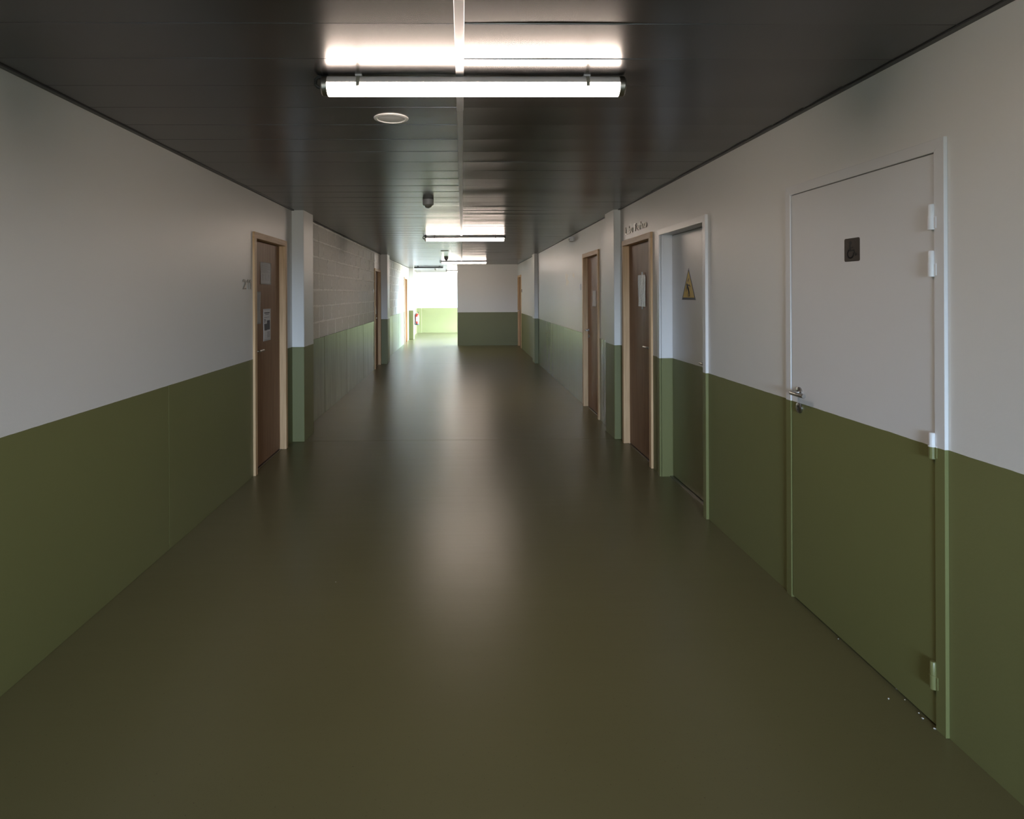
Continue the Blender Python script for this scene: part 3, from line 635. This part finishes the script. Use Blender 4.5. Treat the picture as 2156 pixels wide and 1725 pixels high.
# crumpled sheet on the lab door
XLB = XR+0.045
a = hit(1344.8, 612, 0, XLB); b = hit(1360, 612, 0, XLB); z0 = hit(1352, 645.5, 0, XLB).z; z1 = hit(1352, 579, 0, XLB).z; w, h = a.y-b.y, z1-z0
o = root('crumpled_sheet', on_right(a.y, z0, XLB), 'crumpled pale sheet taped to the lab door', 'paper')
bm = bmesh.new(); n, nv = 16, 30; vs = []; rr = random.Random(11)
fold = [(rr.uniform(-1, 1)*2.6, rr.uniform(7, 26), rr.uniform(0, 6.28), rr.uniform(0.4, 1)) for _ in range(7)]
for j in range(nv+1):
    row = []
    for i in range(n+1):
        s, t = i/n, j/nv; z = 0.004+0.0020*sum(f[3]*(abs(math.sin(f[2]+f[1]*0.5*(s+f[0]*0.3*t)))-0.5) for f in fold)+rr.uniform(-0.0006, 0.0006)
        row.append(bm.verts.new((w*s+0.006*math.sin(4*t+1)*(1-s), h*t, max(z, 0.0006))))
    vs.append(row)
for j in range(nv):
    for i in range(n): bm.faces.new((vs[j][i], vs[j][i+1], vs[j+1][i+1], vs[j+1][i]))
link('sheet', bm, 'foil', o)
box('tape', (w*0.42, w*0.62, h-0.006, h+0.028, 0.0, 0.0035), 'paper', o); box('tape', (w*0.45, w*0.6, -0.025, 0.006, 0, 0.0035), 'sheet_grey', o)
# white sheet on the door after the lab pillar
a = hit(1248, 630, 0, XLB); z0 = hit(1252, 646, 0, XLB).z; z1 = hit(1252, 612, 0, XLB).z
sheet('notice_sheet', on_right(a.y, z0, XLB), 0.21, z1-z0, 'paper', 'plain white sheet on the orange brown door', 'paper', 0.004, 8)
# sheets curling off the second door on the block wall
sheet('notice_sheet', on_left(D2[0]+0.20, 1.15, XL2-0.045), 0.22, 0.55, 'paper', 'white sheet curling off the door beside the block wall', 'paper', 0.03, 9)

# ------------------------------------------------------------------ ceiling fittings
def luminaire(y, label, tube='tube_on'):
    M = Matrix.Translation((0.052, y, 2.444))
    r = root('tube_luminaire', M, label, 'ceiling light', 'tubular ceiling luminaires along the corridor'); L2, R = 0.605, 0.0405
    def half(name, a0, a1, rad, material, x0, x1, seg=20):
        bm = bmesh.new(); rows = []
        for x in (x0, x1): rows.append([bm.verts.new((x, rad*math.cos(math.radians(a0+(a1-a0)*k/seg)), rad*math.sin(math.radians(a0+(a1-a0)*k/seg)))) for k in range(seg+1)])
        for k in range(seg): bm.faces.new((rows[0][k], rows[0][k+1], rows[1][k+1], rows[1][k]))
        bm.faces.new(list(reversed(rows[0]))); bm.faces.new(rows[1]); bm.faces.new((rows[0][0], rows[1][0], rows[1][-1], rows[0][-1]))
        return link(name, bm, material, r, smooth=True)
    half('tube_diffuser', 174, 366, R, tube, -L2, L2)
    half('reflector_housing', 7, 173, R-0.0006, 'housing', -L2, L2)
    for s in (-1, 1):
        bm = bmesh.new(); Mx = Matrix.Translation((s*L2, 0, 0)) @ Matrix.Rotation(math.radians(90*s), 4, 'Y')
        bm_lathe(bm, [(0, -0.002), (R+0.001, -0.002), (R+0.001, 0.018), (R-0.004, 0.024), (0, 0.024)], 28, Mx); link('end_cap', bm, 'steel', r, smooth=True)
    for x in (-0.475, 0.47):
        bm = bmesh.new(); rows = []
        for k in range(25):
            a = math.radians(-15+210*k/24); rows.append([bm.verts.new((x+dx, (R+dr)*math.cos(a), (R+dr)*math.sin(a))) for dx, dr in ((-0.007, 0.0005), (-0.007, 0.002), (0.007, 0.002), (0.007, 0.0005))])
        for p_, q_ in zip(rows, rows[1:]):
            for e in range(3): bm.faces.new((p_[e], q_[e], q_[e+1], p_[e+1]))
        c = link('mounting_clip', bm, 'lens_plastic', r, smooth=False)
        box('clip_foot', (x-0.014, x+0.014, -0.02, 0.012, R-0.003, 0.0460), 'housing', c, bevel=0.001)
    bm = bmesh.new(); bm_tube(bm, [(-L2-0.022, 0, -0.006), (-L2-0.038, -0.002, -0.004), (-L2-0.050, -0.004, 0.006), (-L2-0.050, -0.004, 0.026), (-L2-0.040, -0.002, 0.036), (-L2-0.012, 0.01, 0.040), (-L2-0.006, 0.012, 0.046)], 0.0075, 10)
    link('power_cable', bm, 'black_rubber', r, smooth=True)
LUM_Y = [2.52, 9.42, 16.45, 22.75]
for y, l in zip(LUM_Y, ['lit tubular luminaire under the ceiling next to the large round ceiling speaker', 'lit tubular luminaire on the ceiling above the wall sensor and orange brown door',
        'lit tubular luminaire on the ceiling just before the end wall', 'lit tubular luminaire on the ceiling of the hall behind the end wall']): luminaire(y, l)

def speaker(x, y, label):
    r = root('ceiling_speaker', Matrix.Translation((x, y, ZC)), label, 'speaker')
    bm = bmesh.new(); bm_lathe(bm, [(0.086, 0.002), (0.0895, 0.0), (0.0885, -0.004), (0.073, -0.0065), (0.070, -0.004), (0.070, 0.002)], 40); link('speaker_rim', bm, 'speaker_white', r, smooth=True)
    bm = bmesh.new(); bm_lathe(bm, [(0.071, -0.003), (0.05, -0.0045), (0, -0.005)], 40); link('speaker_grille', bm, 'speaker_grille', r, smooth=True)
a = hit(787, 248, 2, ZC); b = hit(860, 249.5, 2, ZC)
speaker((a.x+b.x)/2, (a.y+b.y)/2, 'round white ceiling speaker beside the big lit luminaire')
p = hit(936.5, 528, 2, ZC); speaker(p.x, p.y, 'round ceiling speaker just before the second ceiling sensor and end wall luminaire')
def detector(x, y, label):
    r = root('motion_detector', Matrix.Translation((x, y, ZC)), label, 'motion detector', 'ceiling motion detectors')
    bm = bmesh.new(); bm_lathe(bm, [(0, 0.003), (0.0525, 0.003), (0.0525, -0.045), (0.050, -0.0515), (0.038, -0.0535), (0, -0.0535)], 32); link('detector_body', bm, 'grey_plastic', r, smooth=True)
    bm = bmesh.new(); bm_lathe(bm, [(0.037, -0.053)]+[(0.037*math.cos(math.radians(t)), -0.053-0.030*math.sin(math.radians(t))) for t in range(15, 90, 15)]+[(0, -0.083)], 28); link('detector_lens', bm, 'lens_plastic', r, smooth=True)
detector(-0.322, 5.82, 'grey domed motion detector on the ceiling level with room 211')
p = hit(939.5, 542, 2, ZC); detector(p.x, p.y, 'grey domed motion detector on the ceiling next to the farther speaker')
p = hit(917.3, 564.5, 2, ZC); detector(p.x, p.y, 'grey domed motion detector on the ceiling beyond the dark hanging strip')
ya = 19.6; xa, xb = hit(872, 561, 1, ya).x, hit(933, 561, 1, ya).x
st = root('ceiling_strip', Matrix.Translation((xa, ya, ZC)), 'dark grey metal strip hanging under the ceiling before the bright opening', 'ceiling strip')
box('strip_body', (0, xb-xa, 0, 0.12, -0.062, -0.012), 'trim_dark', st, bevel=0.004)
for x in (0.12, xb-xa-0.12): box('strip_hanger', (x-0.02, x+0.02, 0.04, 0.08, -0.014, 0.004), 'trim_dark', st)
# white sensor high on the right-hand wall
p = hit(1203.5, 503.5, 0, XR-0.04)
sn = root('wall_sensor', on_right(p.y, p.z), 'small white sensor high on the wall beneath the ceiling edge', 'sensor')
box('sensor_base', (-0.03, 0.03, -0.03, 0.03, -0.001, 0.02), 'white_plastic', sn, bevel=0.003)
bm = bmesh.new(); bm_prism(bm, [(-0.045, -0.04), (0.045, -0.04), (0.045, 0.038), (-0.045, 0.038)], 0.018, 0.075)
for v in bm.verts:
    if v.co.z > 0.05: v.co.x *= 0.8; v.co.y = v.co.y*0.85-0.004
link('sensor_head', bm, 'white_plastic', sn, bevel=0.006)
bm = bmesh.new(); bm_lathe(bm, [(0.018, 0), (0.018, 0.004), (0.010, 0.010), (0, 0.012)], 18, Matrix.Translation((0, -0.006, 0.074))); link('sensor_lens', bm, 'grey_plastic', sn, smooth=True)

# ------------------------------------------------------------------ fire extinguisher on the wall past the last pillar
EY = 23.4; R_E = 0.082
fe = root('fire_extinguisher', Matrix.Translation((XL2+0.025+R_E, EY, 0.40)), 'red fire extinguisher with white label hanging past the last pillar', 'fire extinguisher')
bm = bmesh.new(); bm_lathe(bm, [(0, 0.03), (R_E, 0.03), (R_E, 0.35), (R_E*0.93, 0.385), (R_E*0.68, 0.415), (0.028, 0.43), (0.024, 0.445), (0, 0.445)], 28); link('cylinder', bm, 'red_paint', fe, smooth=True)
bm = bmesh.new(); bm_lathe(bm, [(0, 0), (R_E*0.98, 0), (R_E*1.02, 0.012), (R_E*1.02, 0.055), (0, 0.055)], 28); link('base_ring', bm, 'black_rubber', fe, smooth=True)
bm = bmesh.new(); seg = 12; rows = []
for z in (0.14, 0.315): rows.append([bm.verts.new((R_E*1.008*math.cos(math.radians(-115+130*k/seg)), R_E*1.008*math.sin(math.radians(-115+130*k/seg)), z)) for k in range(seg+1)])
for k in range(seg): bm.faces.new((rows[0][k], rows[0][k+1], rows[1][k+1], rows[1][k]))
link('label_band', bm, 'paper', fe, smooth=True)
bm = bmesh.new(); bm_tube(bm, [(0, 0, 0.44), (0, 0, 0.475)], 0.018, 14); link('valve', bm, 'steel', fe, smooth=True)
bm = bmesh.new(); bm_tube(bm, [(0, 0, 0.475), (0.03, -0.01, 0.492), (0.07, -0.03, 0.498)], 0.007, 8); bm_tube(bm, [(0, 0, 0.462), (0.04, -0.012, 0.464), (0.07, -0.028, 0.458)], 0.006, 8); link('squeeze_handle', bm, 'black', fe, smooth=True)
bm = bmesh.new(); bm_tube(bm, [(-0.01, -0.015, 0.458), (-0.05, -0.06, 0.44), (-0.075, -0.088, 0.36), (-0.075, -0.095, 0.24), (-0.07, -0.095, 0.14)], 0.011, 10); hs = link('hose', bm, 'black_rubber', fe, smooth=True)
bm = bmesh.new(); bm_tube(bm, [(-0.07, -0.095, 0.16), (-0.068, -0.095, 0.10), (-0.066, -0.095, 0.02)], [0.014, 0.02, 0.03], 14); link('nozzle', bm, 'black_rubber', hs, smooth=True)
box('wall_bracket', (-R_E-0.027, -R_E*0.9, -0.03, 0.03, 0.2, 0.42), 'steel', fe)
# bracket hook above the extinguisher

# ------------------------------------------------------------------ crumbs of plaster on the floor by the big door
for px, py in ((1888, 1451), (1905, 1474), (1935, 1502), (1943, 1514), (1968, 1535), (1871, 1472), (1765, 1346), (707, 1226)):
    p = hit(px, py, 2, 0); rr = random.Random(px); bm = bmesh.new(); s = rr.uniform(0.0025, 0.0055)
    bmesh.ops.create_icosphere(bm, subdivisions=1, radius=s)
    for v in bm.verts: v.co *= rr.uniform(0.7, 1.3); v.co.z = v.co.z*0.5+s*0.45
    o = link('plaster_crumb', bm, 'chip'); o.location = (p.x, p.y, -0.0006)
    tag(o, 'tiny pale crumb lying on the floor along the big flush door' if px != 707 else 'tiny pale crumb lying alone out on the open floor', 'crumb', 'plaster crumbs by the big flush door' if px != 707 else None)
